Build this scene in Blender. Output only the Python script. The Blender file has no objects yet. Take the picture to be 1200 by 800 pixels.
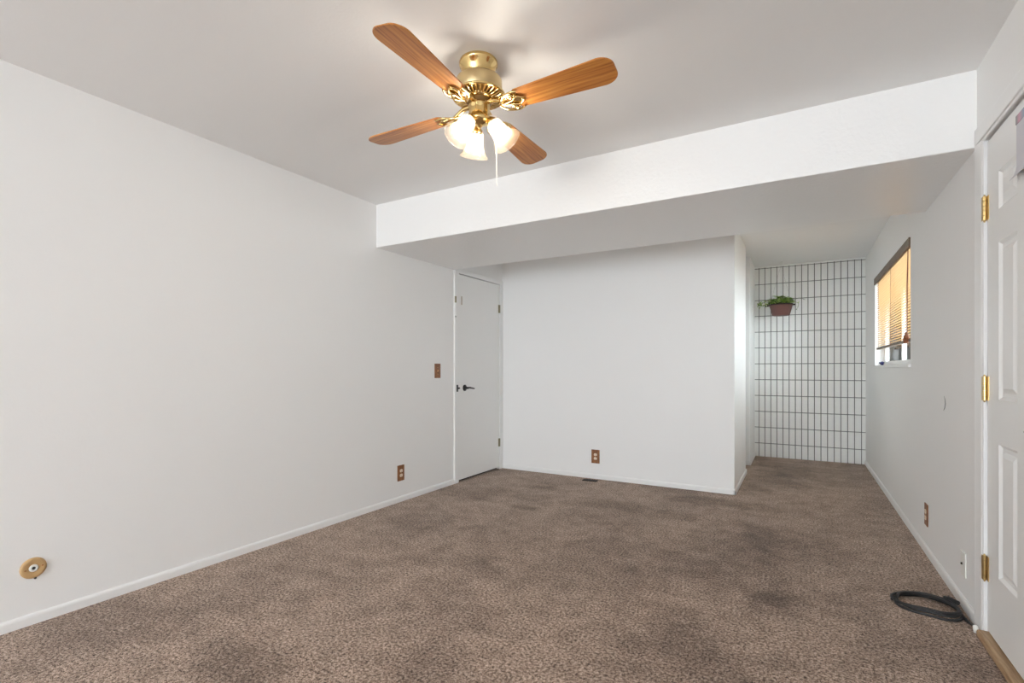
import bpy, bmesh, math, random
from mathutils import Vector, Matrix
PI = math.pi
rnd = random.Random(7)
SC = bpy.context.scene
COL = SC.collection

# ------------------------------------------------------------ camera, light, exposure
cam_d = bpy.data.cameras.new('camera'); cam = bpy.data.objects.new('camera', cam_d); COL.objects.link(cam)
cam.location = (0, 0, 1.127); cam.rotation_euler = (PI/2, 0, math.radians(30))
cam_d.sensor_width = 36; cam_d.lens = 36*584/1200; cam_d.shift_y = 32/1200; cam_d.clip_start = .02
SC.camera = cam
SC.view_settings.view_transform = 'Standard'; SC.view_settings.look = 'None'
SC.view_settings.gamma = 1; SC.view_settings.use_curve_mapping = False
SC.view_settings.exposure = 0.25
world = bpy.data.worlds.new('sky'); SC.world = world; world.use_nodes = True
bg = world.node_tree.nodes['Background']; bg.inputs[0].default_value = (.86, .93, 1, 1); bg.inputs[1].default_value = 6.0
SC.cycles.max_bounces = 14; SC.cycles.diffuse_bounces = 8; SC.cycles.transparent_max_bounces = 16
SC.cycles.sample_clamp_indirect = 6

def area_light(name, loc, rot, sx, sy, power, color):
    l = bpy.data.lights.new(name, 'AREA'); l.shape = 'RECTANGLE'; l.size = sx; l.size_y = sy
    l.energy = power; l.color = color
    o = bpy.data.objects.new(name, l); COL.objects.link(o); o.location = loc; o.rotation_euler = rot
    return o
# fill light behind the camera, set in an added, unseen opening
area_light('rear_fill_light', (-1.1, -5.66, 1.22), (PI/2, 0, 0), 2.9, 2.1, 122, (.85, .935, 1))
# daylight through the alcove window (outside, above it, looking down into it)
sl_ = area_light('daylight_side_window', (2.5, 3.7, 2.35), (0, 0, 0), 2.2, 1.6, 90, (.88, .95, 1))
sl_.rotation_euler = (Vector((.2, 6.5, 1.25))-Vector((2.5, 3.7, 2.35))).to_track_quat('-Z', 'Y').to_euler()
sun_d = bpy.data.lights.new('sun', 'SUN'); sun_d.energy = 13; sun_d.angle = .01; sun_d.color = (1, .96, .9)
sun_o = bpy.data.objects.new('sun', sun_d); COL.objects.link(sun_o)
sun_o.rotation_euler = Vector((.25, -.55, -.8)).to_track_quat('-Z', 'Y').to_euler()
BULB = 138.0

# ------------------------------------------------------------ dimensions
H = 2.44; XL = -2.938; XR = .674; YR = -5.6; YB = 4.86; XP = -.505; YP = 5.93; YJ = 6.44; YE = 7.165
BY0, BY1, BZ = 2.916, 3.95, 2.098

# ------------------------------------------------------------ helpers
class MB:
    def __init__(s): s.bm = bmesh.new()
    def box(s, a, b, bevel=0, seg=2, mi=0):
        c = [(a[i]+b[i])/2 for i in range(3)]; d = [abs(b[i]-a[i]) for i in range(3)]
        t = bmesh.new(); bmesh.ops.create_cube(t, size=1)
        for v in t.verts: v.co = Vector((c[0]+v.co.x*d[0], c[1]+v.co.y*d[1], c[2]+v.co.z*d[2]))
        if bevel: bmesh.ops.bevel(t, geom=t.edges[:], offset=bevel, segments=seg, affect='EDGES', profile=.5)
        s._add(t, mi); return s
    def _add(s, t, mi=0, mat=None):
        if mat: t.transform(mat)
        m = bmesh.new(); mp = {}
        for v in t.verts: mp[v] = s.bm.verts.new(v.co)
        for f in t.faces:
            try:
                n = s.bm.faces.new([mp[v] for v in f.verts]); n.material_index = mi; n.smooth = f.smooth
            except ValueError: pass
        t.free(); m.free(); return s
    def lathe(s, prof, mat=None, n=40, smooth=True, mi=0, flute=None, close=False):
        """prof: list of (r, z) around local Z; flute(i_ring, angle) -> radius factor"""
        t = bmesh.new(); rings = []
        for k, (r, z) in enumerate(prof):
            ring = []
            for i in range(n):
                a = 2*PI*i/n; rr = r*(flute(k, a) if flute else 1)
                ring.append(t.verts.new((rr*math.cos(a), rr*math.sin(a), z)))
            rings.append(ring)
        for k in range(len(rings)-1):
            for i in range(n):
                j = (i+1) % n
                f = t.faces.new((rings[k][i], rings[k][j], rings[k+1][j], rings[k+1][i])); f.smooth = smooth
        for ring, r in ((rings[0], prof[0][0]), (rings[-1], prof[-1][0])):
            if close:
                try: t.faces.new(ring)
                except ValueError: pass
        bmesh.ops.recalc_face_normals(t, faces=t.faces[:])
        return s._add(t, mi, mat)
    def tube(s, pts, r, n=8, mi=0, cap=True, closed=False):
        pts = [Vector(p) for p in pts]; t = bmesh.new(); rings = []; N = len(pts)
        rr = r if isinstance(r, (list, tuple)) else [r]*N
        up = None
        for i, p in enumerate(pts):
            if closed: d = pts[(i+1) % N]-pts[i-1]
            else: d = pts[min(i+1, N-1)]-pts[max(i-1, 0)]
            d.normalize()
            if up is None:
                up = d.orthogonal().normalized()
            else:
                up = (up-d*up.dot(d))
                up = up.normalized() if up.length > 1e-6 else d.orthogonal().normalized()
            b = d.cross(up)
            rings.append([t.verts.new(p+(up*math.cos(2*PI*k/n)+b*math.sin(2*PI*k/n))*rr[i]) for k in range(n)])
        for i in range(N if closed else N-1):
            A, B = rings[i], rings[(i+1) % N]
            for k in range(n):
                f = t.faces.new((A[k], A[(k+1) % n], B[(k+1) % n], B[k])); f.smooth = True
        if cap and not closed:
            t.faces.new([t.verts.new(v.co) for v in rings[0][::-1]]); t.faces.new([t.verts.new(v.co) for v in rings[-1]])
        bmesh.ops.recalc_face_normals(t, faces=t.faces[:])
        return s._add(t, mi)
    def prism(s, outline, z0, z1, mat=None, bevel=0, mi=0):
        t = bmesh.new()
        vs = [t.verts.new((x, y, z0)) for x, y in outline]; f = t.faces.new(vs)
        e = bmesh.ops.extrude_face_region(t, geom=[f])
        bmesh.ops.translate(t, verts=[g for g in e['geom'] if isinstance(g, bmesh.types.BMVert)], vec=(0, 0, z1-z0))
        bmesh.ops.recalc_face_normals(t, faces=t.faces[:])
        if bevel:
            ed = [x for x in t.edges if len(x.link_faces) == 2 and any(abs(q.normal.z) > .9 for q in x.link_faces) and not all(abs(q.normal.z) > .9 for q in x.link_faces)]
            bmesh.ops.bevel(t, geom=ed, offset=bevel, segments=2, affect='EDGES')
        return s._add(t, mi, mat)
    def build(s, name, mats, parent=None, loc=None):
        me = bpy.data.meshes.new(name); s.bm.to_mesh(me); s.bm.free()
        for m in (mats if isinstance(mats, (list, tuple)) else [mats]): me.materials.append(m)
        o = bpy.data.objects.new(name, me); COL.objects.link(o)
        if parent: o.parent = parent
        if loc: o.location = loc
        return o

def tag(o, label, cat, group=None, kind=None):
    o['label'] = label; o['category'] = cat
    if group: o['group'] = group
    if kind: o['kind'] = kind
    return o
def thing(name, label, cat, loc=(0, 0, 0), group=None, kind=None):
    o = bpy.data.objects.new(name, None); COL.objects.link(o); o.location = loc; o.empty_display_size = .05
    return tag(o, label, cat, group, kind)
def struct(o):
    o['kind'] = 'structure'; return o
def lin(*c):
    return tuple(((v/255)/12.92 if v/255 <= .04045 else ((v/255+.055)/1.055)**2.4) for v in c)+(1,)

# ------------------------------------------------------------ materials
def mat(name, col, rough=.6, metal=0, bump=None, spec=.5, **kw):
    m = bpy.data.materials.new(name); m.use_nodes = True; nt = m.node_tree
    p = nt.nodes['Principled BSDF']; p.inputs['Base Color'].default_value = col
    p.inputs['Roughness'].default_value = rough; p.inputs['Metallic'].default_value = metal
    p.inputs['Specular IOR Level'].default_value = spec
    if bump:
        sc, st, dist = bump
        tc = nt.nodes.new('ShaderNodeTexCoord'); n = nt.nodes.new('ShaderNodeTexNoise'); n.inputs['Scale'].default_value = sc
        n.inputs['Detail'].default_value = 4; b = nt.nodes.new('ShaderNodeBump'); b.inputs['Strength'].default_value = st
        b.inputs['Distance'].default_value = dist
        nt.links.new(tc.outputs['Object'], n.inputs['Vector']); nt.links.new(n.outputs['Fac'], b.inputs['Height'])
        nt.links.new(b.outputs['Normal'], p.inputs['Normal'])
    return m
def nodes(m): return m.node_tree.nodes, m.node_tree.links, m.node_tree.nodes['Principled BSDF']
def noise(nt, tc, scale, detail=3, rough=.5, vec='Object', mapping=None):
    n = nt.nodes.new('ShaderNodeTexNoise'); n.inputs['Scale'].default_value = scale; n.inputs['Detail'].default_value = detail
    n.inputs['Roughness'].default_value = rough
    if mapping:
        mp = nt.nodes.new('ShaderNodeMapping'); mp.inputs['Scale'].default_value = mapping
        nt.links.new(tc.outputs[vec], mp.inputs[0]); nt.links.new(mp.outputs[0], n.inputs['Vector'])
    else: nt.links.new(tc.outputs[vec], n.inputs['Vector'])
    return n
def ramp(nt, src, stops):
    r = nt.nodes.new('ShaderNodeValToRGB'); e = r.color_ramp.elements
    while len(e) < len(stops): e.new(.5)
    for i, (p, c) in enumerate(stops): e[i].position = p; e[i].color = c
    nt.links.new(src, r.inputs[0]); return r
def mix(nt, a, b, fac, mode='MIX'):
    n = nt.nodes.new('ShaderNodeMix'); n.data_type = 'RGBA'; n.blend_type = mode
    for s_, v in ((n.inputs[6], a), (n.inputs[7], b), (n.inputs[0], fac)):
        if isinstance(v, (tuple, float, int)): s_.default_value = v
        else: nt.links.new(v, s_)
    return n.outputs[2]

WHITE = (.875, .872, .862, 1)
M_wall = mat('wall_paint', WHITE, .55, bump=(85, .14, .003))
M_ceil = mat('ceiling_texture_paint', (.855, .85, .84, 1), .5, bump=(80, .13, .004))
M_beam = mat('beam_paint', (.865, .862, .852, 1), .30, bump=(48, .38, .006))
M_trim = mat('trim_gloss_paint', (.86, .86, .85, 1), .35)
M_door = mat('door_paint', (.86, .86, .85, 1), .4)
M_brickpaint = mat('painted_brick', (.83, .83, .81, 1), .5, bump=(90, .5, .004))
M_joint = mat('joint_shade_grey', lin(128, 130, 126), .8, bump=(150, .4, .003))  # grey paints the shade inside the raked joints, which are white like the brick

def carpet():
    m = mat('brown_carpet', lin(125, 105, 92), .95, spec=.05); nt = m.node_tree; N, L, p = nodes(m)
    tc = N.new('ShaderNodeTexCoord')
    fine = noise(nt, tc, 240, 2, .6); clump = noise(nt, tc, 85, 3, .65)
    hgt_ = N.new('ShaderNodeMath'); hgt_.operation = 'MULTIPLY_ADD'; L.new(clump.outputs['Fac'], hgt_.inputs[0]); hgt_.inputs[1].default_value = .55
    half = N.new('ShaderNodeMath'); half.operation = 'MULTIPLY'; half.inputs[1].default_value = .45; L.new(fine.outputs['Fac'], half.inputs[0]); L.new(half.outputs[0], hgt_.inputs[2])
    tuft = ramp(nt, hgt_.outputs[0], [(.40, lin(56, 41, 33)), (.465, lin(146, 123, 107)), (.53, lin(188, 164, 147)), (.59, lin(226, 205, 188))])
    mid = noise(nt, tc, 9, 4, .6)
    mr = ramp(nt, mid.outputs['Fac'], [(.3, (.70, .69, .68, 1)), (.6, (1, 1, 1, 1))])
    c = mix(nt, tuft.outputs[0], mr.outputs[0], 1.0, 'MULTIPLY')
    big = noise(nt, tc, 1.5, 4, .62)
    br = ramp(nt, big.outputs['Fac'], [(.36, (.66, .645, .64, 1)), (.52, (.96, .96, .96, 1)), (.66, (1.0, 1, 1, 1))])
    c = mix(nt, c, br.outputs[0], 1.0, 'MULTIPLY')
    # worn and soiled patches: (x, y, rx, ry, strength)
    sep = N.new('ShaderNodeSeparateXYZ'); L.new(tc.outputs['Object'], sep.inputs[0])
    wob = noise(nt, tc, 3.2, 4, .6); wob2 = noise(nt, tc, 24, 3, .6)
    def math_(op, a, b=None):
        n = N.new('ShaderNodeMath'); n.operation = op
        for i, v in enumerate((a, b)):
            if v is None: continue
            if isinstance(v, (int, float)): n.inputs[i].default_value = v
            else: L.new(v, n.inputs[i])
        return n.outputs[0]
    for (x, y, rx, ry, st) in STAINS:
        dx = math_('DIVIDE', math_('SUBTRACT', sep.outputs[0], x), rx)
        dy = math_('DIVIDE', math_('SUBTRACT', sep.outputs[1], y), ry)
        r = math_('SQRT', math_('ADD', math_('MULTIPLY', dx, dx), math_('MULTIPLY', dy, dy)))
        r = math_('ADD', r, math_('MULTIPLY', math_('SUBTRACT', wob.outputs['Fac'], .5), 2.4))
        r = math_('ADD', r, math_('MULTIPLY', math_('SUBTRACT', wob2.outputs['Fac'], .5), .7))
        rp = ramp(nt, r, [(.25, (1, 1, 1, 1)), (1.0, (0, 0, 0, 1))])
        c = mix(nt, c, (.43, .405, .385, 1), math_('MULTIPLY', rp.outputs[0], st), 'MULTIPLY')
    L.new(c, p.inputs['Base Color'])
    b = N.new('ShaderNodeBump'); b.inputs['Strength'].default_value = .55; b.inputs['Distance'].default_value = .008
    L.new(hgt_.outputs[0], b.inputs['Height']); L.new(b.outputs[0], p.inputs['Normal'])
    p.inputs['Sheen Weight'].default_value = .15
    return m
STAINS = [(-1.85, 1.15, .34, .20, .6), (-1.30, 3.95, .75, .22, .55), (-1.95, 3.55, .15, .10, .7), (-.55, 4.5, .55, .20, .65),
          (-.30, 3.3, .45, .85, .5), (-.05, 6.3, .5, .6, .6), (-.45, 2.0, .5, .3, .4), (-2.1, 4.25, .25, .10, .65), (-.15, 2.75, .13, .08, .65),
          (-1.1, 2.6, .6, .5, .35), (.05, 1.75, .25, .15, .35), (-1.6, 2.4, .2, .12, .4), (.2, 4.3, .12, .3, .3)]
M_carpet = carpet()

def wood(name, stops, rough=.35, scale=(1, 14, 14), coat=.3):
    m = mat(name, (.4, .2, .08, 1), rough); nt = m.node_tree; N, L, p = nodes(m)
    tc = N.new('ShaderNodeTexCoord')
    n = noise(nt, tc, 6, 5, .6, mapping=scale)
    r = ramp(nt, n.outputs['Fac'], stops); L.new(r.outputs[0], p.inputs['Base Color'])
    p.inputs['Coat Weight'].default_value = coat; p.inputs['Coat Roughness'].default_value = .2
    return m
M_blade = wood('oak_fan_blade', [(.30, lin(138, 78, 28)), (.44, lin(176, 110, 48)), (.58, lin(190, 126, 58)), (.72, lin(204, 144, 74))], .38, (.7, 16, 16))
M_bladeedge = mat('dark_blade_edge', lin(70, 46, 30), .5)
M_plate = wood('walnut_wall_plate', [(.35, lin(112, 68, 36)), (.6, lin(150, 98, 58))], .45, (10, 10, 2), .1)
M_ivory = mat('ivory_plastic', lin(238, 222, 200), .4)
M_white_pl = mat('white_plastic', lin(235, 235, 230), .4)
M_brass = mat('polished_brass', (.74, .53, .23, 1), .13, 1)
M_brass2 = mat('brushed_brass', (.68, .53, .29, 1), .32, 1)
M_brassdark = mat('dark_brass_recess', (.22, .13, .05, 1), .35, 1)
M_hinge = mat('hinge_brass', (.74, .56, .26, 1), .28, 1)
M_hinge_old = mat('dull_brass', (.30, .27, .18, 1), .45, 1)
M_black = mat('black_metal', (.012, .012, .012, 1), .4)
M_dark = mat('dark_gap', (.02, .018, .016, 1), .9)
M_rubber = mat('charcoal_cable', lin(38, 37, 38), .5)
M_steel = mat('grey_steel', (.45, .45, .43, 1), .4, .8)
M_tan = mat('tan_plastic', lin(196, 160, 112), .5, bump=(60, .2, .003))
M_grime = mat('register_brown', lin(52, 38, 30), .5, .3)
M_thresh = wood('oak_threshold', [(.35, lin(150, 118, 84)), (.65, lin(190, 160, 124))], .5, (14, 1, 14), .1)
M_pot = mat('terracotta_brown_plastic', lin(112, 76, 70), .55, bump=(40, .1, .002))
M_potrim = mat('dark_pot_rim', lin(58, 48, 42), .6)
M_soil = mat('potting_soil', lin(48, 36, 28), .95, bump=(120, 1, .01))
M_stem = mat('green_stem', lin(88, 110, 50), .6)
M_nylon = mat('clear_nylon', (.7, .7, .7, 1), .3); M_nylon.node_tree.nodes['Principled BSDF'].inputs['Alpha'].default_value = .35
M_rail = wood('brown_blind_rail', [(.35, lin(88, 68, 50)), (.65, lin(124, 100, 76))], .45, (12, 1, 12), .1)
M_tassel = mat('walnut_tassel', lin(132, 74, 34), .4)
M_cord = mat('brown_cord', lin(120, 70, 44), .7)
M_blue = mat('dark_blue_cloth', lin(46, 48, 96), .8)
M_fence = mat('pale_grey_fence', (.62, .63, .64, 1), .7)
M_conc = mat('outside_concrete', (.62, .62, .61, 1), .9)
M_alu = mat('white_window_frame', (.82, .82, .82, 1), .4)

def leafmat():
    m = mat('ivy_leaf', lin(96, 130, 52), .5); nt = m.node_tree; N, L, p = nodes(m)
    tc = N.new('ShaderNodeTexCoord'); n = noise(nt, tc, 22, 2)
    r = ramp(nt, n.outputs['Fac'], [(.35, lin(86, 124, 46)), (.50, lin(150, 186, 84)), (.66, lin(210, 224, 146))])
    L.new(r.outputs[0], p.inputs['Base Color']); return m
M_leaf = leafmat()

def translucent(name, col, trans_col, fac, clear=0.0, rough=.4, gloss=.06):
    m = bpy.data.materials.new(name); m.use_nodes = True; nt = m.node_tree; nt.nodes.clear()
    N, L = nt.nodes, nt.links
    out = N.new('ShaderNodeOutputMaterial'); d = N.new('ShaderNodeBsdfDiffuse'); d.inputs[0].default_value = col
    t = N.new('ShaderNodeBsdfTranslucent'); t.inputs[0].default_value = trans_col
    a = N.new('ShaderNodeMixShader'); a.inputs[0].default_value = fac
    L.new(d.outputs[0], a.inputs[1]); L.new(t.outputs[0], a.inputs[2])
    g = N.new('ShaderNodeBsdfGlossy'); g.inputs['Roughness'].default_value = rough
    b = N.new('ShaderNodeMixShader'); b.inputs[0].default_value = gloss
    L.new(a.outputs[0], b.inputs[1]); L.new(g.outputs[0], b.inputs[2])
    res = b
    if clear:
        c = N.new('ShaderNodeBsdfTransparent'); e = N.new('ShaderNodeMixShader'); e.inputs[0].default_value = clear
        L.new(b.outputs[0], e.inputs[1]); L.new(c.outputs[0], e.inputs[2]); res = e
    L.new(res.outputs[0], out.inputs[0]); return m
M_slat = translucent('honey_wood_slat', lin(222, 194, 150), lin(246, 220, 176), .26)
M_shade = translucent('frosted_glass', (.36, .30, .23, 1), (.34, .28, .20, 1), .5, .74, .2, .05)

def glassmat():
    m = bpy.data.materials.new('window_glass'); m.use_nodes = True; nt = m.node_tree; nt.nodes.clear(); N, L = nt.nodes, nt.links
    out = N.new('ShaderNodeOutputMaterial'); t = N.new('ShaderNodeBsdfTransparent'); t.inputs[0].default_value = (.96, .98, .97, 1)
    g = N.new('ShaderNodeBsdfGlossy'); g.inputs['Roughness'].default_value = .02; f = N.new('ShaderNodeFresnel'); f.inputs[0].default_value = 1.15
    x = N.new('ShaderNodeMixShader'); L.new(f.outputs[0], x.inputs[0]); L.new(t.outputs[0], x.inputs[1]); L.new(g.outputs[0], x.inputs[2])
    L.new(x.outputs[0], out.inputs[0]); return m
M_glass = glassmat()
def emit(name, col, st):
    m = bpy.data.materials.new(name); m.use_nodes = True; p = m.node_tree.nodes['Principled BSDF']
    p.inputs['Base Color'].default_value = (.9, .9, .9, 1); p.inputs['Emission Color'].default_value = col; p.inputs['Emission Strength'].default_value = st
    return m
M_bulb = emit('lit_bulb', (1, .92, .80, 1), BULB)

# ------------------------------------------------------------ room shell
struct(MB().box((XL-.15, YR-.15, -.12), (XR+.15, YE+.15, 0)).build('floor', M_carpet))
struct(MB().box((XL-.15, YR-.15, H), (XR+.15, YE+.15, H+.12)).build('ceiling', M_ceil))
# left wall with the closet door opening
DY0, DY1, DZ = 4.018, 4.785, 2.068          # left door slab
w = MB()
w.box((XL-.12, YR-.15, 0), (XL, DY0-.012, H)); w.box((XL-.12, DY1+.012, 0), (XL, YB+.05, H)); w.box((XL-.12, DY0-.012, DZ+.01), (XL, DY1+.012, H))
struct(w.build('wall_left', M_wall))
# right wall with window and door openings
WY0, WY1, WZ0, WZ1 = 4.43, 6.34, 1.157, 2.055
RY0, RY1, RZ = 2.03, 2.79, 2.075            # right door slab
w = MB(); T = .13
w.box((XR, YR-.15, 0), (XR+T, RY0-.01, H)); w.box((XR, RY0-.01, RZ+.008), (XR+T, RY1+.01, H)); w.box((XR, RY1+.01, 0), (XR+T, WY0, H))
w.box((XR, WY0, 0), (XR+T, WY1, WZ0)); w.box((XR, WY0, WZ1), (XR+T, WY1, H)); w.box((XR, WY1, 0), (XR+T, YE+.15, H))
wr = struct(w.build('wall_right', M_wall))
s_ = MB().tube([(XR-.0005, 3.485, .98), (XR-.0008, 3.466, .96), (XR-.0008, 3.458, .942), (XR-.0008, 3.470, .918), (XR-.0005, 3.50, .902)], [.0006, .0014, .0018, .002, .001], 6)
so = s_.build('scuff_mark', mat('grey_scuff', lin(120, 120, 116), .8), wr); so['label'] = 'thin curved grey scuff'
# partition with the white back face, the nook beyond the side passage, the painted brick end wall
struct(MB().box((XL-.12, YB, 0), (XP, YP, H), .004).build('wall_back', M_wall))
struct(MB().box((-1.9, YJ, 0), (XP, YE+.15, H), .004).build('wall_nook', M_wall))
struct(MB().box((-1.9, YP-.01, 0), (-1.8, YJ+.01, H)).build('wall_passage', M_wall))
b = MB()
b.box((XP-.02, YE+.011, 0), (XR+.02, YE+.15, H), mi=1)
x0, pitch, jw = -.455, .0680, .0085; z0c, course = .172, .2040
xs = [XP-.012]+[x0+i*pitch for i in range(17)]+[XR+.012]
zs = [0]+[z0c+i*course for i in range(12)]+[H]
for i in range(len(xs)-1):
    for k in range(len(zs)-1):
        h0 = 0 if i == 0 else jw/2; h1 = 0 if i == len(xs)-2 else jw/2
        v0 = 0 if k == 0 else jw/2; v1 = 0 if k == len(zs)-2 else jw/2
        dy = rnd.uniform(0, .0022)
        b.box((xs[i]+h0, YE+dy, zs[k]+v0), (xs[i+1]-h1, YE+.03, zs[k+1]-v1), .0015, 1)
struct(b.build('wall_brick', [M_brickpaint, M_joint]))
struct(MB().box((XP, YE-.012, 2.424), (XR, YE, H), .003).build('trim_ceiling_brick', M_trim))
# rear wall with a wide opening added for the fill light (behind the camera)
w = MB(); gx0, gx1, gz0, gz1 = -2.6, .4, .12, 2.3
w.box((XL-.12, YR-.12, 0), (gx0, YR, H)); w.box((gx1, YR-.12, 0), (XR+.12, YR, H)); w.box((gx0, YR-.12, 0), (gx1, YR, gz0)); w.box((gx0, YR-.12, gz1), (gx1, YR, H))
struct(w.build('wall_rear', M_wall))
# dropped ceiling beam across the room
struct(MB().box((XL-.01, BY0, BZ), (XR+.01, BY1, H+.01), .006, 3).build('ceiling_beam', M_beam))

# baseboards: small rounded profile
def base(name, p0, p1, nrm, hgt=.047, th=.011):
    p0, p1, n_ = Vector(p0), Vector(p1), Vector(nrm); d = p1-p0; m_ = MB()
    prof = [(0, 0), (th, 0), (th, hgt*.72), (th*.8, hgt*.88), (th*.35, hgt), (0, hgt)]
    t = bmesh.new(); A = [t.verts.new(p0+n_*a+Vector((0, 0, z))) for a, z in prof]; B = [t.verts.new(p1+n_*a+Vector((0, 0, z))) for a, z in prof]
    for i in range(len(prof)):
        j = (i+1) % len(prof); t.faces.new((A[i], A[j], B[j], B[i]))
    t.faces.new(A[::-1]); t.faces.new(B); bmesh.ops.recalc_face_normals(t, faces=t.faces[:]); m_._add(t)
    return struct(m_.build(name, M_trim))
base('baseboard_left', (XL, YR, 0), (XL, DY0-.075, 0), (1, 0, 0))
base('baseboard_back', (XL+.018, YB, 0), (XP+.011, YB, 0), (0, -1, 0))
base('baseboard_partition', (XP, YB-.011, 0), (XP, YP+.008, 0), (1, 0, 0))
base('baseboard_passage', (-1.8, YJ, 0), (XP+.011, YJ, 0), (0, -1, 0))
base('baseboard_nook', (XP, YJ-.011, 0), (XP, YE, 0), (1, 0, 0))
base('baseboard_right', (XR, RY1+.10, 0), (XR, YE, 0), (-1, 0, 0), .05)
base('baseboard_right_near', (XR, YR, 0), (XR, RY0-.10, 0), (-1, 0, 0), .05)

# ------------------------------------------------------------ left closet door
d1 = struct(thing('door_1', 'plain white flush door with black lever at the far end of the left wall', 'door', (XL, (DY0+DY1)/2, 0)))
def place(o): 
    o.matrix_parent_inverse = o.parent.matrix_basis.inverted(); return o
place(MB().box((XL-.028, DY0, .022), (XL+.008, DY1, DZ), .003).build('slab', M_door, d1))
place(MB().box((XL-.1, DY0-.01, -.001), (XL-.03, DY1+.01, DZ+.01)).build('closet_dark', M_dark, d1))
c = MB()
c.box((XL-.03, DY0-.075, 0), (XL+.016, DY0-.006, DZ+.052), .004); c.box((XL-.03, DY1+.006, 0), (XL+.016, YB, DZ+.052), .004)
c.box((XL-.03, DY0-.0745, DZ+.006), (XL+.0155, YB, DZ+.053), .004)
place(c.build('casing', M_trim, d1))
for z in (.30, 1.80):
    h_ = MB(); h_.tube([(XL+.015, DY1+.004, z-.045), (XL+.015, DY1+.004, z+.045)], .006, 10); h_.box((XL+.0075, DY1-.02, z-.045), (XL+.0095, DY1+.003, z+.045))
    place(h_.build('hinge', M_hinge_old, d1))
lv = MB(); ly = 4.118; lz = .935; R90 = Matrix.Translation((XL+.008, ly, lz)) @ Matrix.Rotation(PI/2, 4, 'Y')
lv.lathe([(0.001, 0), (.032, 0), (.032, .005), (.026, .010), (.012, .013), (.011, .045), (.001, .046)], R90, 28)
lv.tube([(XL+.046, ly-.008, lz), (XL+.05, ly+.03, lz+.002), (XL+.05, ly+.07, lz-.004), (XL+.047, ly+.115, lz-.010)], [.010, .0095, .008, .007], 10)
place(lv.build('lever_handle', M_black, d1))
place(MB().box((XL+.0162, DY0-.05, lz-.034), (XL+.0185, DY0-.022, lz+.034), .001).tube([(XL+.017, DY0-.022, lz), (XL+.02, DY0-.004, lz)], .009, 8).build('strike_plate', M_black, d1))
# door guard: dark keeper with a painted rod hanging on the casing, small plate on the slab
g_ = thing('door_guard', 'small painted chain guard hanging on the casing of the far left door', 'door chain', (XL+.016, 3.948, 1.74))
place(MB().box((XL+.0165, 3.938, 1.775), (XL+.026, 3.958, 1.838), .002).build('keeper', M_hinge_old, g_))
place(MB().tube([(XL+.022, 3.95, 1.78), (XL+.021, 3.951, 1.70), (XL+.021, 3.952, 1.645)], .0035, 8).build('painted_rod', M_trim, g_))
place(MB().lathe([(.001, 0), (.009, 0), (.009, .006), (.001, .007)], Matrix.Translation((XL+.0165, 3.952, 1.64)) @ Matrix.Rotation(PI/2, 4, 'Y'), 16).build('rod_end', M_steel, g_))
tp = MB().box((XL+.0085, 4.056, 1.766), (XL+.014, 4.072, 1.852), .0015)
tag(tp.build('latch_plate', mat('old_painted_plate', lin(196, 184, 172), .5)), 'small narrow metal plate high on the plain white flush door', 'latch plate')

# ------------------------------------------------------------ right six-panel door
d2 = struct(thing('door_2', 'white six-panel door with brass hinges at the right edge', 'door', (XR, (RY0+RY1)/2, 0)))
fx = XR+.004   # face of slab
sl = MB(); t_ = bmesh.new()
cols = [(RY0+.125, RY0+.325), (RY1-.325+.0, RY1-.135)]
cols = [(RY0+.13, RY0+.325), (RY1-.33, RY1-.135)]
rows = [(.30, .83), (1.005, 1.625), (1.755, 1.905)]
ys = sorted([RY0, RY1]+[v for c_ in cols for v in c_]); zz = sorted([.04, RZ-.004]+[v for r_ in rows for v in r_])
vt = {}
def vv(x, y, z):
    k = (round(x, 5), round(y, 5), round(z, 5))
    if k not in vt: vt[k] = t_.verts.new((x, y, z))
    return vt[k]
def quad(a, b_, c_, d_): t_.faces.new((vv(*a), vv(*b_), vv(*c_), vv(*d_)))
for i in range(len(ys)-1):
    for k in range(len(zz)-1):
        ya, yb, za, zb = ys[i], ys[i+1], zz[k], zz[k+1]
        if (ya, yb) in cols and (za, zb) in rows:
            steps = [(0, 0), (.012, .009), (.026, .009), (.046, .001)]      # ovolo, flat, raised field
            for (o0, x0_), (o1, x1_) in zip(steps, steps[1:]):
                P = lambda o, x: [(fx+x, ya+o, za+o), (fx+x, yb-o, za+o), (fx+x, yb-o, zb-o), (fx+x, ya+o, zb-o)]
                A, B = P(o0, x0_), P(o1, x1_)
                for q in range(4): quad(A[q], A[(q+1) % 4], B[(q+1) % 4], B[q])
            B = P(*steps[-1]); quad(*B)
        else: quad((fx, ya, za), (fx, yb, za), (fx, yb, zb), (fx, ya, zb))
bmesh.ops.recalc_face_normals(t_, faces=t_.faces[:])
sl._add(t_); sl.box((fx+.012, RY0, .04), (fx+.036, RY1, RZ-.004))
for a_, b_ in (((fx, RY0), (fx+.012, RY0+.001)), ((fx, RY1-.001), (fx+.012, RY1))): sl.box((a_[0]+.0002, a_[1], .04), (b_[0], b_[1], RZ-.004))
sl.box((fx+.0002, RY0, .04), (fx+.012, RY1, .041)); sl.box((fx+.0002, RY0, RZ-.005), (fx+.012, RY1, RZ-.004))
place(sl.build('slab', M_door, d2))
c = MB()
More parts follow.
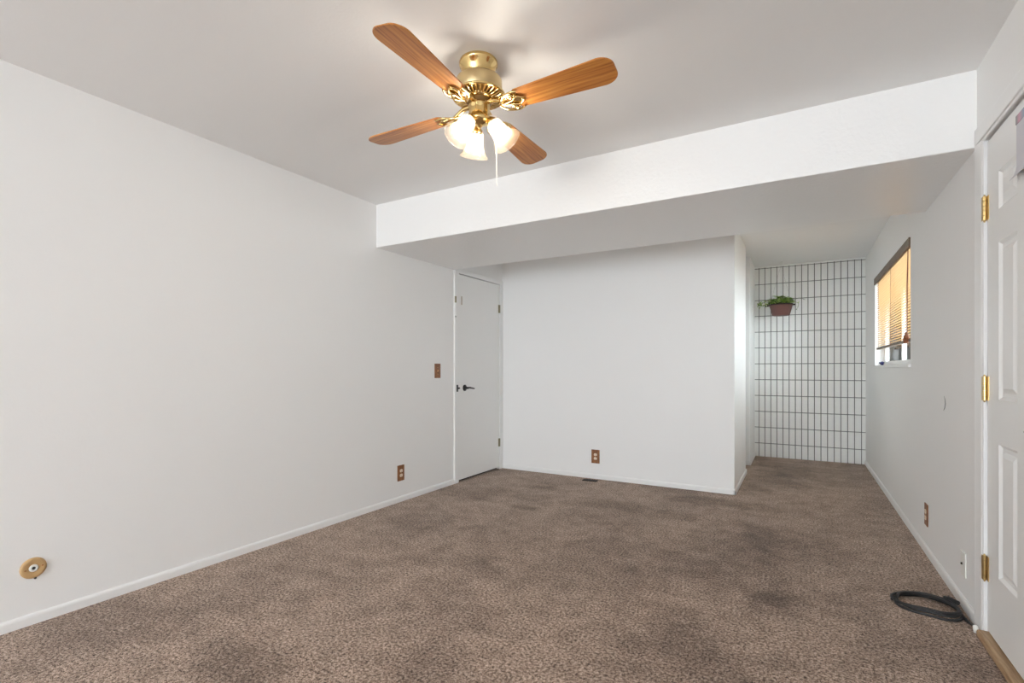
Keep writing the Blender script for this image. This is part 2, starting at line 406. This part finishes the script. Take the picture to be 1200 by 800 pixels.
def casing_v(y0, y1, zt):
    pr = [(y0, 0), (y0, .006), (y0+(y1-y0)*.10, .008), (y0+(y1-y0)*.16, .0105), (y0+(y1-y0)*.8, .0145), (y0+(y1-y0)*.95, .016), (y1, .013), (y1, 0)]
    t = bmesh.new(); A = [t.verts.new((XR-x, y, 0)) for y, x in pr]; B = [t.verts.new((XR-x, y, zt)) for y, x in pr]
    for i in range(len(pr)): t.faces.new((A[i], A[(i+1) % len(pr)], B[(i+1) % len(pr)], B[i]))
    t.faces.new(A); t.faces.new(B[::-1]); bmesh.ops.recalc_face_normals(t, faces=t.faces[:]); c._add(t)
casing_v(RY1+.008, RY1+.095, RZ+.085); casing_v(RY0-.008, RY0-.095, RZ+.085)
c.box((XR-.0165, RY0-.094, RZ+.016), (XR, RY1+.0945, RZ+.0855), .004, 2); c.box((XR-.010, RY0-.01, RZ+.004), (XR, RY1+.01, RZ+.018), .002, 1)
place(c.build('casing', M_trim, d2))
place(MB().box((XR+.042, RY0-.01, .001), (XR+.06, RY1+.01, RZ+.007)).build('gap_shade', M_dark, d2))  # dark sheet behind the slab, stands in for shade in the door gaps
for z in (.295, 1.045, 1.797):
    h_ = MB(); y = RY1+.006
    for q in range(5):
        za = z-.05+q*.0202
        h_.tube([(XR-.004, y, za+.0006), (XR-.004, y, za+.0194)], .0068, 12)
    h_.tube([(XR-.004, y, z+.051), (XR-.004, y, z+.058)], [.005, .002], 10); h_.tube([(XR-.004, y, z-.051), (XR-.004, y, z-.058)], [.005, .002], 10)
    h_.box((XR+.0025, y-.026, z-.05), (XR+.0042, y-.004, z+.05)); h_.box((XR-.0105, y+.002, z-.05), (XR-.0098, y+.022, z+.05))
    place(h_.build('hinge', M_hinge, d2))
lv = MB(); ly = RY0+.07; lz = .93; R90 = Matrix.Translation((fx, ly, lz)) @ Matrix.Rotation(-PI/2, 4, 'Y')
lv.lathe([(0.001, 0), (.032, 0), (.032, .005), (.026, .010), (.012, .013), (.011, .045), (.001, .046)], R90, 28)
lv.tube([(fx-.046, ly-.008, lz), (fx-.05, ly+.03, lz+.002), (fx-.05, ly+.07, lz-.002), (fx-.047, ly+.112, lz-.006)], [.010, .0095, .008, .007], 10)
place(lv.build('lever_handle', M_black, d2))
tr = MB(); tr.box((XR-.03, RY0-.015, 0), (XR+.036, RY1+.012, .032), .008, 2)
struct(tr.build('trim_threshold', M_thresh))
# printed sheet hung on the door
ps = thing('paper_sheet', 'pale paper sheet with a pink and blue header taped high on the six-panel door', 'paper', (fx, 2.33, 1.8))
N_ = 12; y0, y1 = 2.18, 2.462
curl = lambda k: fx-.0022-.020*max(0, (3-k)/3)**2
pr_ = [(curl(k), 1.806+k*.0165) for k in range(N_+1)]; pr_ = pr_+[(x+.0012, z) for x, z in reversed(pr_)]
t = bmesh.new(); A = [t.verts.new((x, y0, z)) for x, z in pr_]; B = [t.verts.new((x, y1, z)) for x, z in pr_]
for k in range(len(pr_)): t.faces.new((A[k], A[(k+1) % len(pr_)], B[(k+1) % len(pr_)], B[k]))
n2 = len(pr_)
for k in range(N_):
    for V_ in (A, B): t.faces.new((V_[k], V_[k+1], V_[n2-2-k], V_[n2-1-k]))
bmesh.ops.recalc_face_normals(t, faces=t.faces[:])
place(MB()._add(t).build('sheet', mat('pale_paper', lin(206, 204, 210), .7), ps))
hm = mat('printed_header', lin(150, 170, 186), .6); N, L, p = nodes(hm)
tc = N.new('ShaderNodeTexCoord'); sx = N.new('ShaderNodeSeparateXYZ'); L.new(tc.outputs['Generated'], sx.inputs[0])
rp = ramp(hm.node_tree, sx.outputs[1], [(.72, lin(150, 170, 188)), (.88, lin(206, 158, 176)), (.97, lin(150, 150, 152))]); L.new(rp.outputs[0], p.inputs['Base Color'])
place(MB().box((fx-.0042, 2.18, 2.004), (fx-.0005, 2.465, 2.036), .001, 1).build('header', hm, ps))

# ------------------------------------------------------------ alcove window, blind, outside
wn = struct(thing('window_1', 'white sliding window in the right wall of the alcove', 'window', (XR+.1, (WY0+WY1)/2, WZ0)))
fr = MB(); X0, X1 = XR+.080, XR+.112
fr.box((X0, WY0, WZ0), (X1, WY0+.045, WZ1), .004); fr.box((X0, WY1-.045, WZ0), (X1, WY1, WZ1), .004)
fr.box((X0, WY0, WZ0), (X1, WY1, WZ0+.045), .004); fr.box((X0, WY0, WZ1-.045), (X1, WY1, WZ1), .004)
ym = (WY0+WY1)/2; fr.box((X0+.005, ym-.018, WZ0), (X0+.014, ym+.018, WZ1), .004)
place(fr.build('frame', M_alu, wn))
for a_, b_ in ((WY0+.04, ym-.02), (ym+.02, WY1-.04)):
    place(MB().box((XR+.098, a_, WZ0+.04), (XR+.102, b_, WZ1-.04)).build('pane', M_glass, wn))
place(MB().box((XR-.016, WY0-.012, WZ0-.02), (XR+.08, WY1+.006, WZ0+.004), .004).build('sill', M_trim, wn))

bl = thing('window_blind', 'honey wood slat blind hanging in the alcove window', 'blind', (XR+.03, ym, WZ1))
bx = XR+.024; ba, bb = WY0+.012, WY1-.014
place(MB().box((bx-.034, ba-.004, WZ1-.068), (bx-.022, bb+.004, WZ1-.001), .003).box((bx-.02, ba, WZ1-.045), (bx+.022, bb, WZ1-.002), .002).build('headrail', M_rail, bl))
sm = MB(); zb = 1.335; n_s = 31; tilt = math.radians(9)
for k in range(n_s):
    z = zb+.022+k*(WZ1-.062-zb-.022)/(n_s-1); hw = .0128
    for (u0, u1, s0, s1) in ((-1, 0, 0, .0018), (0, 1, .0018, 0)):
        pass
    t = bmesh.new(); L0 = []
    for u in (-1, -.33, .33, 1):
        bow = .0018*(1-u*u)
        xx = bx+u*hw*math.cos(tilt)-bow*math.sin(tilt)*0; zz_ = z+u*hw*math.sin(tilt)+bow
        L0.append((xx, zz_))
    lo = [[t.verts.new((x, y, z_)) for y in (ba+.004, bb-.004)] for x, z_ in L0]; hi = [[t.verts.new((x, y, z_+.0022)) for y in (ba+.004, bb-.004)] for x, z_ in L0]
    for q in range(3):
        t.faces.new((lo[q][0], lo[q][1], lo[q+1][1], lo[q+1][0])); t.faces.new((hi[q][0], hi[q+1][0], hi[q+1][1], hi[q][1]))
    for e in (0, 3): t.faces.new((lo[e][0], lo[e][1], hi[e][1], hi[e][0]))
    for s in (0, 1): t.faces.new([lo[q][s] for q in range(4)]+[hi[q][s] for q in (3, 2, 1, 0)])
    bmesh.ops.recalc_face_normals(t, faces=t.faces[:]); sm._add(t)
place(sm.build('slats', M_slat, bl))
place(MB().box((bx-.014, ba+.002, zb-.012), (bx+.014, bb-.002, zb+.008), .004).build('bottom_rail', M_rail, bl))
for y in (ba+.16, ym, bb-.16):
    l_ = MB()
    for s in (-1, 1): l_.tube([(bx+s*.0155, y, zb), (bx+s*.0155, y, WZ1-.05)], .0011, 5)
    place(l_.build('ladder_cord', M_cord, bl))
yc = WY0+.09
place(MB().tube([(bx-.024, yc, WZ1-.07), (bx-.026, yc+.004, 1.7), (bx-.028, yc+.012, 1.39)], .0022, 6).tube([(bx-.024, yc+.012, WZ1-.07), (bx-.03, yc+.018, 1.7), (bx-.032, yc+.024, 1.40)], .0018, 6).build('lift_cord', M_cord, bl))
ts = MB()
for (dy, dz, rx) in ((.0, 0, .35), (.034, -.012, -.5), (.012, -.03, .1)):
    ts.lathe([(.003, .028), (.008, .024), (.011, .008), (.017, -.012), (.018, -.02), (.012, -.025), (.001, -.026)], Matrix.Translation((bx-.032, yc+.012+dy, 1.366+dz)) @ Matrix.Rotation(rx, 4, 'X'), 16)
place(ts.build('tassel', M_tassel, bl))
# dark blue wad at the far end of the sill
t = bmesh.new(); bmesh.ops.create_icosphere(t, subdivisions=3, radius=.024)
for v in t.verts:
    v.co *= 1+.35*math.sin(v.co.x*140+1)*math.cos(v.co.y*110)+.2*math.sin(v.co.z*190); v.co.z *= .62; v.co.y *= 1.9
mz = min(v.co.z for v in t.verts)
for f in t.faces: f.smooth = True
t.transform(Matrix.Translation((XR+.034, WY1-.19, WZ0+.004-mz)))
tag(MB()._add(t).build('blue_cloth', M_blue), 'small crumpled dark blue cloth on the far end of the window sill', 'cloth')
# outside: ground
struct(MB().box((XR+.16, 2.5, -.2), (9, 16, -.05)).build('ground', M_conc))
# ------------------------------------------------------------ wall plates
def plate(o_name, label, cat, pos, nrm, kind, w=.082, h=.133, group=None):
    """wall plate: local X = along the wall, local Y = out of the wall, Z up"""
    n_ = Vector(nrm); side = n_.cross(Vector((0, 0, 1)))
    M = Matrix((( -side.x, n_.x, 0, pos[0]), (-side.y, n_.y, 0, pos[1]), (0, 0, 1, pos[2]), (0, 0, 0, 1)))
    th = thing(o_name, label, cat, group=group); th.matrix_world = M
    pm = M_plate if kind != 'jack' else M_white_pl
    MB().box((-w/2, 0, -h/2), (w/2, .006, h/2), .0025, 2).build('cover_plate', pm, th)
    if kind == 'outlet':
        for s in (-1, 1):
            r_ = MB(); out = []
            for k in range(24):
                a = 2*PI*k/24; out.append((.0165*math.cos(a), max(-.0125, min(.0125, .0165*math.sin(a)))))
            r_.prism(out, 0, .0035, Matrix.Translation((0, .0058, s*.0195)) @ Matrix.Rotation(-PI/2, 4, 'X'), 0)
            rr = r_.build('receptacle', M_ivory, th)
            q = MB()
            for dx, hh in ((-.006, .0042), (.006, .0034)): q.box((dx-.0011, .0089, s*.0195+.002-hh), (dx+.0011, .0096, s*.0195+.002+hh))
            q.lathe([(.0001, 0), (.0022, 0), (.0022, .0007), (.0001, .0007)], Matrix.Translation((0, .0089, s*.0195-.008)) @ Matrix.Rotation(-PI/2, 4, 'X'), 10)
            q.build('slots', M_dark, rr)
        MB().lathe([(.0001, 0), (.003, 0), (.0025, .0012), (.0001, .0014)], Matrix.Translation((0, .0058, 0)) @ Matrix.Rotation(-PI/2, 4, 'X'), 12).build('screw', M_hinge, th)
    elif kind == 'switch':
        MB().box((-.005, .005, -.012), (.005, .0075, .012), .001, 1).box((-.0038, .006, -.002), (.0038, .017, .008), .0015, 1).build('toggle', mat('almond_toggle', lin(214, 160, 112), .4), th)
        for s in (-1, 1): MB().lathe([(.0001, 0), (.003, 0), (.0025, .0012), (.0001, .0014)], Matrix.Translation((0, .0058, s*.03)) @ Matrix.Rotation(-PI/2, 4, 'X'), 12).build('screw', M_hinge, th)
    else:
        MB().box((-.007, .005, -.007), (.007, .0075, .009), .001, 1).build('jack', M_white_pl, th)
        MB().box((-.0045, .0074, -.0045), (.0045, .0082, .0045)).lathe([(.001, 0), (.006, 0), (.005, .006), (.001, .007)], Matrix.Translation((0, .007, .001)) @ Matrix.Rotation(-PI/2, 4, 'X'), 12).build('socket', M_grime, th)
    return th
plate('light_switch', 'brown wood light switch plate beside the plain white door on the left wall', 'light switch', (XL, 3.69, 1.108), (1, 0, 0), 'switch', .085, .135)
plate('wall_outlet', 'brown wood outlet plate low on the left wall near the plain white door', 'outlet', (XL, 3.195, .243), (1, 0, 0), 'outlet', group='brown outlet plates')
plate('wall_outlet', 'brown wood outlet plate low on the white back wall', 'outlet', (-1.815, YB, .228), (0, -1, 0), 'outlet', .088, .14, group='brown outlet plates')
plate('wall_outlet', 'brown wood outlet plate on the right wall beyond the six-panel door', 'outlet', (XR, 3.91, .235), (-1, 0, 0), 'outlet', group='brown outlet plates')
plate('wall_jack', 'white jack plate low on the right wall beside the door casing', 'jack plate', (XR, 3.11, .205), (-1, 0, 0), 'jack', .075, .115)
# round escutcheon on the left wall
es = thing('cable_escutcheon', 'round tan cable plate with a white hub low on the left wall', 'cable plate', (XL, .85, .247))
RX = Matrix.Rotation(PI/2, 4, 'Y')
MB().lathe([(.012, 0), (.045, 0), (.0455, .004), (.042, .009), (.034, .011), (.024, .008), (.016, .007), (.012, .004)], RX, 40).build('disc', M_tan, es)
MB().lathe([(.006, .002), (.0165, .006), (.0155, .010), (.0075, .011), (.006, .008)], RX, 28).build('hub', M_white_pl, es)
MB().lathe([(.0005, .001), (.0065, .001), (.0065, .0095), (.0005, .0095)], RX, 16).build('cable_stub', M_black, es)
for s in (-1, 1): MB().lathe([(.0001, 0), (.004, 0), (.003, .002), (.0001, .0025)], Matrix.Translation((.0095, s*.029, s*.004)) @ RX, 10).build('screw', mat('brown_screw', lin(160, 112, 64), .4), es)
MB().lathe([(.0001, 0), (.005, .001), (.0045, .006), (.0001, .007)], Matrix.Translation((.002, .006, -.046)) @ RX, 10).build('dark_tab', M_grime, es)

# floor register
fg = thing('floor_register', 'small dark brown floor register set in the carpet before the back wall', 'vent', (-1.83, 4.745, 0))
q = MB(); q.box((-.075, -.032, 0), (.075, -.024, .007), .002, 1); q.box((-.075, .024, 0), (.075, .032, .007), .002, 1); q.box((-.075, -.03, 0), (-.066, .03, .007), .002, 1); q.box((.066, -.03, 0), (.075, .03, .007), .002, 1)
q.build('frame', M_grime, fg)
q = MB()
for k in range(15): q.box((-.062+k*.0086, -.025, .0005), (-.0595+k*.0086, .025, .006))
q.box((-.067, -.026, 0), (.067, .026, .001)); q.build('louvers', M_black, fg)

# ------------------------------------------------------------ coiled cable on the carpet
def catmull(P, n=10, closed=False):
    P = [Vector(p) for p in P]; out = []; N_ = len(P)
    for i in range(N_ if closed else N_-1):
        g = lambda k: P[k % N_] if closed else P[max(0, min(N_-1, k))]
        a, b_, c_, d_ = g(i-1), g(i), g(i+1), g(i+2)
        for j in range(n):
            t_ = j/n
            out.append(.5*((2*b_)+(c_-a)*t_+(2*a-5*b_+4*c_-d_)*t_*t_+(3*b_-a-3*c_+d_)*t_**3))
    if not closed: out.append(P[-1])
    return out
cb = thing('coiled_cable', 'dark grey cable coiled on the carpet beside the right door casing', 'cable', (.52, 3.02, 0))
loop = [(.388, 3.024), (.428, 3.098), (.512, 3.146), (.58, 3.126), (.625, 3.078), (.640, 2.99), (.617, 2.925), (.572, 2.902), (.519, 2.914), (.45, 2.930), (.406, 2.972)]
P = []
for turn, (sx, sy, ox, oy, z) in enumerate(((1, 1, 0, 0, .008), (.93, .90, .004, .006, .016), (.97, .84, -.004, .012, .020))):
    for (x, y) in loop:
        P.append((.515+(x-.515)*sx+ox, 3.02+(y-3.02)*sy+oy, z+.003*math.sin(9*x+turn)))
P += [(.43, 3.09, .022), (.512, 3.13, .022), (.585, 3.10, .022), (.628, 3.03, .018), (.638, 2.96, .010), (.647, 2.91, .009), (.652, 2.87, .016), (.650, 2.83, .026)]
place(MB().tube(catmull(P, 6), .0062, 8).build('cord', M_rubber, cb))
place(MB().tube([(.642, 3.065, .030), (.615, 3.108, .030)], .0105, 10).tube([(.615, 3.108, .030), (.604, 3.124, .028)], [.008, .0062], 10).build('plug_sleeve', M_rubber, cb))
place(MB().tube([(.650, 2.834, .027), (.649, 2.815, .018), (.648, 2.808, .012)], [.0095, .0105, .010], 12).build('white_connector', M_white_pl, cb))

# ------------------------------------------------------------ hanging plant
px_, py_ = -.200, 6.955
hk = MB().lathe([(.001, 0), (.014, 0), (.012, -.005), (.003, -.007)], None, 16)
hk.tube([(0, 0, -.005), (0, 0, -.02)]+[(.011*math.sin(a), 0, -.031+.011*math.cos(a)) for a in [i*PI/8 for i in range(0, 13)]], .0022, 8)
ho = hk.build('ceiling_hook', M_white_pl, None, (px_, py_, H)); tag(ho, 'small white hook in the alcove ceiling above the hanging plant', 'hook')
pl = thing('hanging_plant', 'trailing green plant in a brown hanging pot before the painted brick', 'plant', (px_, py_, 1.78))
zr = .150
MB().lathe([(.001, 0), (.098, 0), (.106, .006), (.140, .135), (.146, .138), (.146, zr), (.136, zr), (.132, .125), (.10, .02), (.001, .02)], None, 40).build('pot', M_pot, pl)
rim = MB().lathe([(.1465, .136), (.153, .138), (.154, .152), (.147, .155), (.134, .151)], None, 40)
for s in (-1, 1): rim.box((s*.150-.022, -.02, .134), (s*.150+.022, .02, .152), .005)
rim.build('rim', M_potrim, pl)
MB().lathe([(.001, .140), (.07, .138), (.134, .130)], None, 30).build('soil', M_soil, pl)
wm = MB()
for k in range(3):
    a = PI/2+k*2*PI/3; wm.tube([(.148*math.cos(a), .148*math.sin(a), .15), (0, 0, (H-1.78-.043)/.9)], .0007, 4)
wm.build('hanging_line', M_nylon, pl)
lf = MB(); stm = MB()
def leaf(p, dirv, up, L_, W_):
    d = Vector(dirv).normalized(); s = d.cross(Vector(up)).normalized(); n_ = s.cross(d)
    t = bmesh.new(); rows_ = []
    for k in range(6):
        u = k/5; wd = W_*.5*math.sin(PI*min(.97, .12+.86*u**.8)); dr = -.25*L_*u*u
        c_ = Vector(p)+d*L_*u+n_*dr
        rows_.append([t.verts.new(c_-s*wd+n_*wd*.3), t.verts.new(c_), t.verts.new(c_+s*wd+n_*wd*.3)])
    for k in range(5):
        for q_ in range(2):
            f = t.faces.new((rows_[k][q_], rows_[k][q_+1], rows_[k+1][q_+1], rows_[k+1][q_])); f.smooth = True
    lf._add(t)
for k in range(95):
    a = rnd.uniform(0, 2*PI); r0 = .02+.10*math.sqrt(rnd.random())
    hgt = rnd.uniform(.02, .125)*(1.15-r0/.20)
    p0 = Vector((r0*.7*math.cos(a), r0*.7*math.sin(a), .135)); p1 = Vector((r0*1.05*math.cos(a), r0*1.05*math.sin(a), .15+hgt))
    stm.tube([p0, (p0+p1)/2+Vector((0, 0, .01)), p1], .0016, 5)
    for q_ in range(2):
        aa = a+rnd.uniform(-1.2, 1.2)
        leaf(p1, (math.cos(aa), math.sin(aa), rnd.uniform(-.3, .6)), (0, 0, 1), rnd.uniform(.048, .078), rnd.uniform(.032, .05))
def trail(P, n_l, sz):
    C_ = catmull(P, 8); stm.tube(C_, .0016, 5)
    for k in range(n_l):
        p = C_[int((k+1)*(len(C_)-1)/(n_l+.2))]
        leaf(p, (rnd.uniform(-1, .6), rnd.uniform(-1, .2), rnd.uniform(-.6, .7)), (0, 0, 1), rnd.uniform(.7, 1.1)*sz, rnd.uniform(.42, .6)*sz)
trail([(-.05, -.03, .15), (-.12, -.05, .19), (-.17, -.04, .20), (-.22, -.03, .18), (-.26, -.02, .17)], 14, .05)
trail([(-.04, .0, .15), (-.13, -.01, .17), (-.18, .0, .16), (-.23, .0, .14), (-.27, .01, .16), (-.292, .02, .19)], 12, .045)
trail([(-.08, .05, .15), (-.15, .06, .18), (-.2, .08, .17)], 8, .05)
trail([(.08, -.03, .16), (.15, -.04, .19), (.20, -.03, .22), (.25, .0, .215), (.285, .02, .20)], 3, .022)
trail([(.1, .0, .15), (.17, -.02, .17), (.205, -.02, .15), (.20, -.01, .10), (.175, 0, .07)], 4, .028)
stm.build('stem', M_stem, pl); lf.build('foliage', M_leaf, pl)
pl.scale = (.9, .9, .9)

# ------------------------------------------------------------ ceiling fan
FX, FY = -1.193, 1.778
fan = thing('ceiling_fan', 'brass ceiling fan with four wood blades and three lit glass shades', 'ceiling fan', (FX, FY, H))
fan.rotation_euler = (0, math.radians(-1.2), 0)
MB().lathe([(.001, 0), (.080, 0), (.083, -.006), (.081, -.018), (.075, -.022), (.066, -.064), (.062, -.080), (.001, -.080)], None, 48).build('canopy', M_brass, fan)
MB().lathe([(.060, -.074), (.096, -.080), (.1, -.087), (.1, -.136), (.097, -.141), (.05, -.141)], None, 56).build('motor_housing', M_brass2, fan)
# ribbed lower dish with radial slots
dish = MB().lathe([(.096, -.139), (.108, -.141), (.114, -.146), (.114, -.152), (.108, -.155), (.102, -.153)], None, 64)
fins = 34
for k in range(fins):
    a = 2*PI*k/fins; ca, sa = math.cos(a), math.sin(a)
    dish.tube([(.106*ca, .106*sa, -.152), (.085*ca, .085*sa, -.159), (.064*ca, .064*sa, -.163)], [.0052, .0044, .0032], 6)
dish.lathe([(.066, -.158), (.064, -.166), (.056, -.169), (.048, -.168)], None, 48)
dish.build('vent_dish', M_brass, fan)
MB().lathe([(.108, -.146), (.085, -.153), (.060, -.158), (.052, -.166), (.050, -.182), (.046, -.186), (.001, -.186)], None, 48).build('motor_core', M_brassdark, fan)
# blades and irons
PITCH = math.radians(9.5); zbl = -.205
def blade_mesh():
    r0, r1 = .172, .597; out = []; wr_, wt = .052, .071
    tipc = .058
    for a in [PI*k/10 for k in range(6)]:            # tip corner +
        pass
    # +w side from root to tip
    side = [(r0, wr_*.72), (r0+.014, wr_), (r1-tipc, wt)]
    tip = []
    for k in range(1, 9):
        a = PI/2*(1-k/8.5); tip.append((r1-tipc+tipc*math.cos(a)*1.0, .020+(wt-.020)*math.sin(a)))
    up_ = side+tip
    out = up_+[(x, -y) for x, y in reversed(up_)]
    m_ = MB()
    M_ = Matrix.Translation((0, 0, zbl)) @ Matrix.Rotation(-PITCH, 4, 'X')
    m_.prism(out, -.003, .003, M_, .0012)
    return m_
def iron_mesh():
    m_ = MB(); M_ = Matrix.Translation((0, 0, zbl)) @ Matrix.Rotation(-PITCH, 4, 'X')
    T3 = lambda x, y, z: M_ @ Vector((x, y, z))
    # arm from the motor out to the blade root
    arm = catmull([(.040, 0, -.180), (.075, 0, -.183), (.105, 0, -.196), (.135, 0, zbl-.008)], 6)
    m_.tube(arm, [.012-.004*k/len(arm) for k in range(len(arm))], 10)
    # leaf shaped plate under the blade root with scrolls
    pl_ = [(.115, .012), (.135, .026), (.150, .020), (.163, .034), (.176, .046), (.188, .036), (.196, .018), (.222, 0)]
    m_.prism(pl_+[(x, -y) for x, y in reversed(pl_[:-1])], -.0075, -.0035, M_, .0012)
    for s in (-1, 1):
        sp = []
        for k in range(26):
            a = k/25*3.4*PI; r_ = .015*(1-k/30)
            sp.append(T3(.160+r_*math.cos(a)*1.1, s*(.030+r_*math.sin(a)), -.011))
        m_.tube(sp, .0042, 7)
        m_.tube([T3(*q_) for q_ in catmull([(.10, s*.006, -.006), (.125, s*.030, -.012), (.150, s*.046, -.010), (.178, s*.050, -.009), (.200, s*.044, -.007)], 5)], .0048, 7)
        m_.tube([T3(*q_) for q_ in catmull([(.12, s*.004, -.012), (.165, s*.012, -.013), (.19, s*.022, -.011), (.214, s*.004, -.009)], 5)], .004, 7)
    for (x, y) in ((.182, .028), (.182, -.028), (.208, 0)):
        m_.lathe([(.0001, -.014), (.004, -.0125), (.0055, -.009), (.0055, -.006)], M_ @ Matrix.Translation((x, y, 0)), 12)
    return m_
b0 = None
for k in range(4):
    if k == 0:
        b0 = blade_mesh().build('blade', [M_blade], fan); i0 = iron_mesh().build('blade_iron', M_brass, fan); bo, io = b0, i0
    else:
        bo = b0.copy(); io = i0.copy(); COL.objects.link(bo); COL.objects.link(io); bo.parent = fan; io.parent = fan
    bo.rotation_euler.z = io.rotation_euler.z = k*PI/2+math.radians(2.0)
# switch housing and light fitter
hs = MB().lathe([(.040, -.180), (.046, -.186), (.047, -.192), (.043, -.197), (.043, -.240), (.046, -.243), (.048, -.249), (.046, -.256), (.037, -.264), (.022, -.270), (.014, -.273), (.010, -.280), (.001, -.284)], None, 48,
                flute=lambda k, a: 1+(.05*math.cos(10*a) if k in (3, 4) else 0))
hs.build('switch_housing', M_brass, fan)
# view bearing of the photograph only sets the turn of the light kit in the room
az0 = math.atan2(.83, -.557)+math.radians(13)
sp_ = [(.024, 0), (.030, -.006), (.034, -.022), (.035, -.045), (.039, -.068), (.047, -.088), (.058, -.104), (.064, -.110)]
for k in range(3):
    a = az0+k*2*PI/3; d = Vector((math.cos(a), math.sin(a), 0)); tl = math.radians(35)
    neck = d*.056+Vector((0, 0, -.266)); axis = (d*math.sin(tl)+Vector((0, 0, -math.cos(tl)))).normalized()
    Mx = Matrix.Translation(neck) @ axis.to_track_quat('-Z', 'Y').to_matrix().to_4x4()
    MB().tube(catmull([d*.03+Vector((0, 0, -.250)), d*.044+Vector((0, 0, -.245)), neck-axis*.012], 5), .0075, 10).build('light_arm', M_brass, fan)
    MB().lathe([(.001, .018), (.016, .016), (.022, .006), (.027, -.002), (.0275, -.012), (.0255, -.012)], Mx, 28).build('socket_cup', M_brass, fan)
    sp2 = sp_+[(r-.0026, z) for r, z in reversed(sp_)]
    sh = MB().lathe(sp2, Mx, 64, flute=lambda q_, a_: 1+.018*math.cos(16*a_)).build('glass_shade', M_shade, fan)
    MB().lathe([(.001, -.005), (.011, -.008), (.013, -.028), (.020, -.048), (.0235, -.064), (.021, -.078), (.012, -.087), (.001, -.090)], Mx, 24).build('bulb', M_bulb, sh)
vr = Vector((math.cos(PI/6), math.sin(PI/6), 0))
pc = vr*.070
MB().tube([vr*.040+Vector((0, 0, -.230)), pc+Vector((0, 0, -.232)), pc+Vector((0, 0, -.247))], .0022, 6).tube([pc+Vector((0, 0, -.245)), pc+Vector((0, 0, -.52))], .0014, 6).lathe([(.0005, 0), (.0032, -.004), (.0032, -.016), (.0005, -.02)], Matrix.Translation(pc+Vector((0, 0, -.515))), 10).build('pull_chain', mat('pale_pull_cord', (.85, .82, .76, 1), .5), fan)
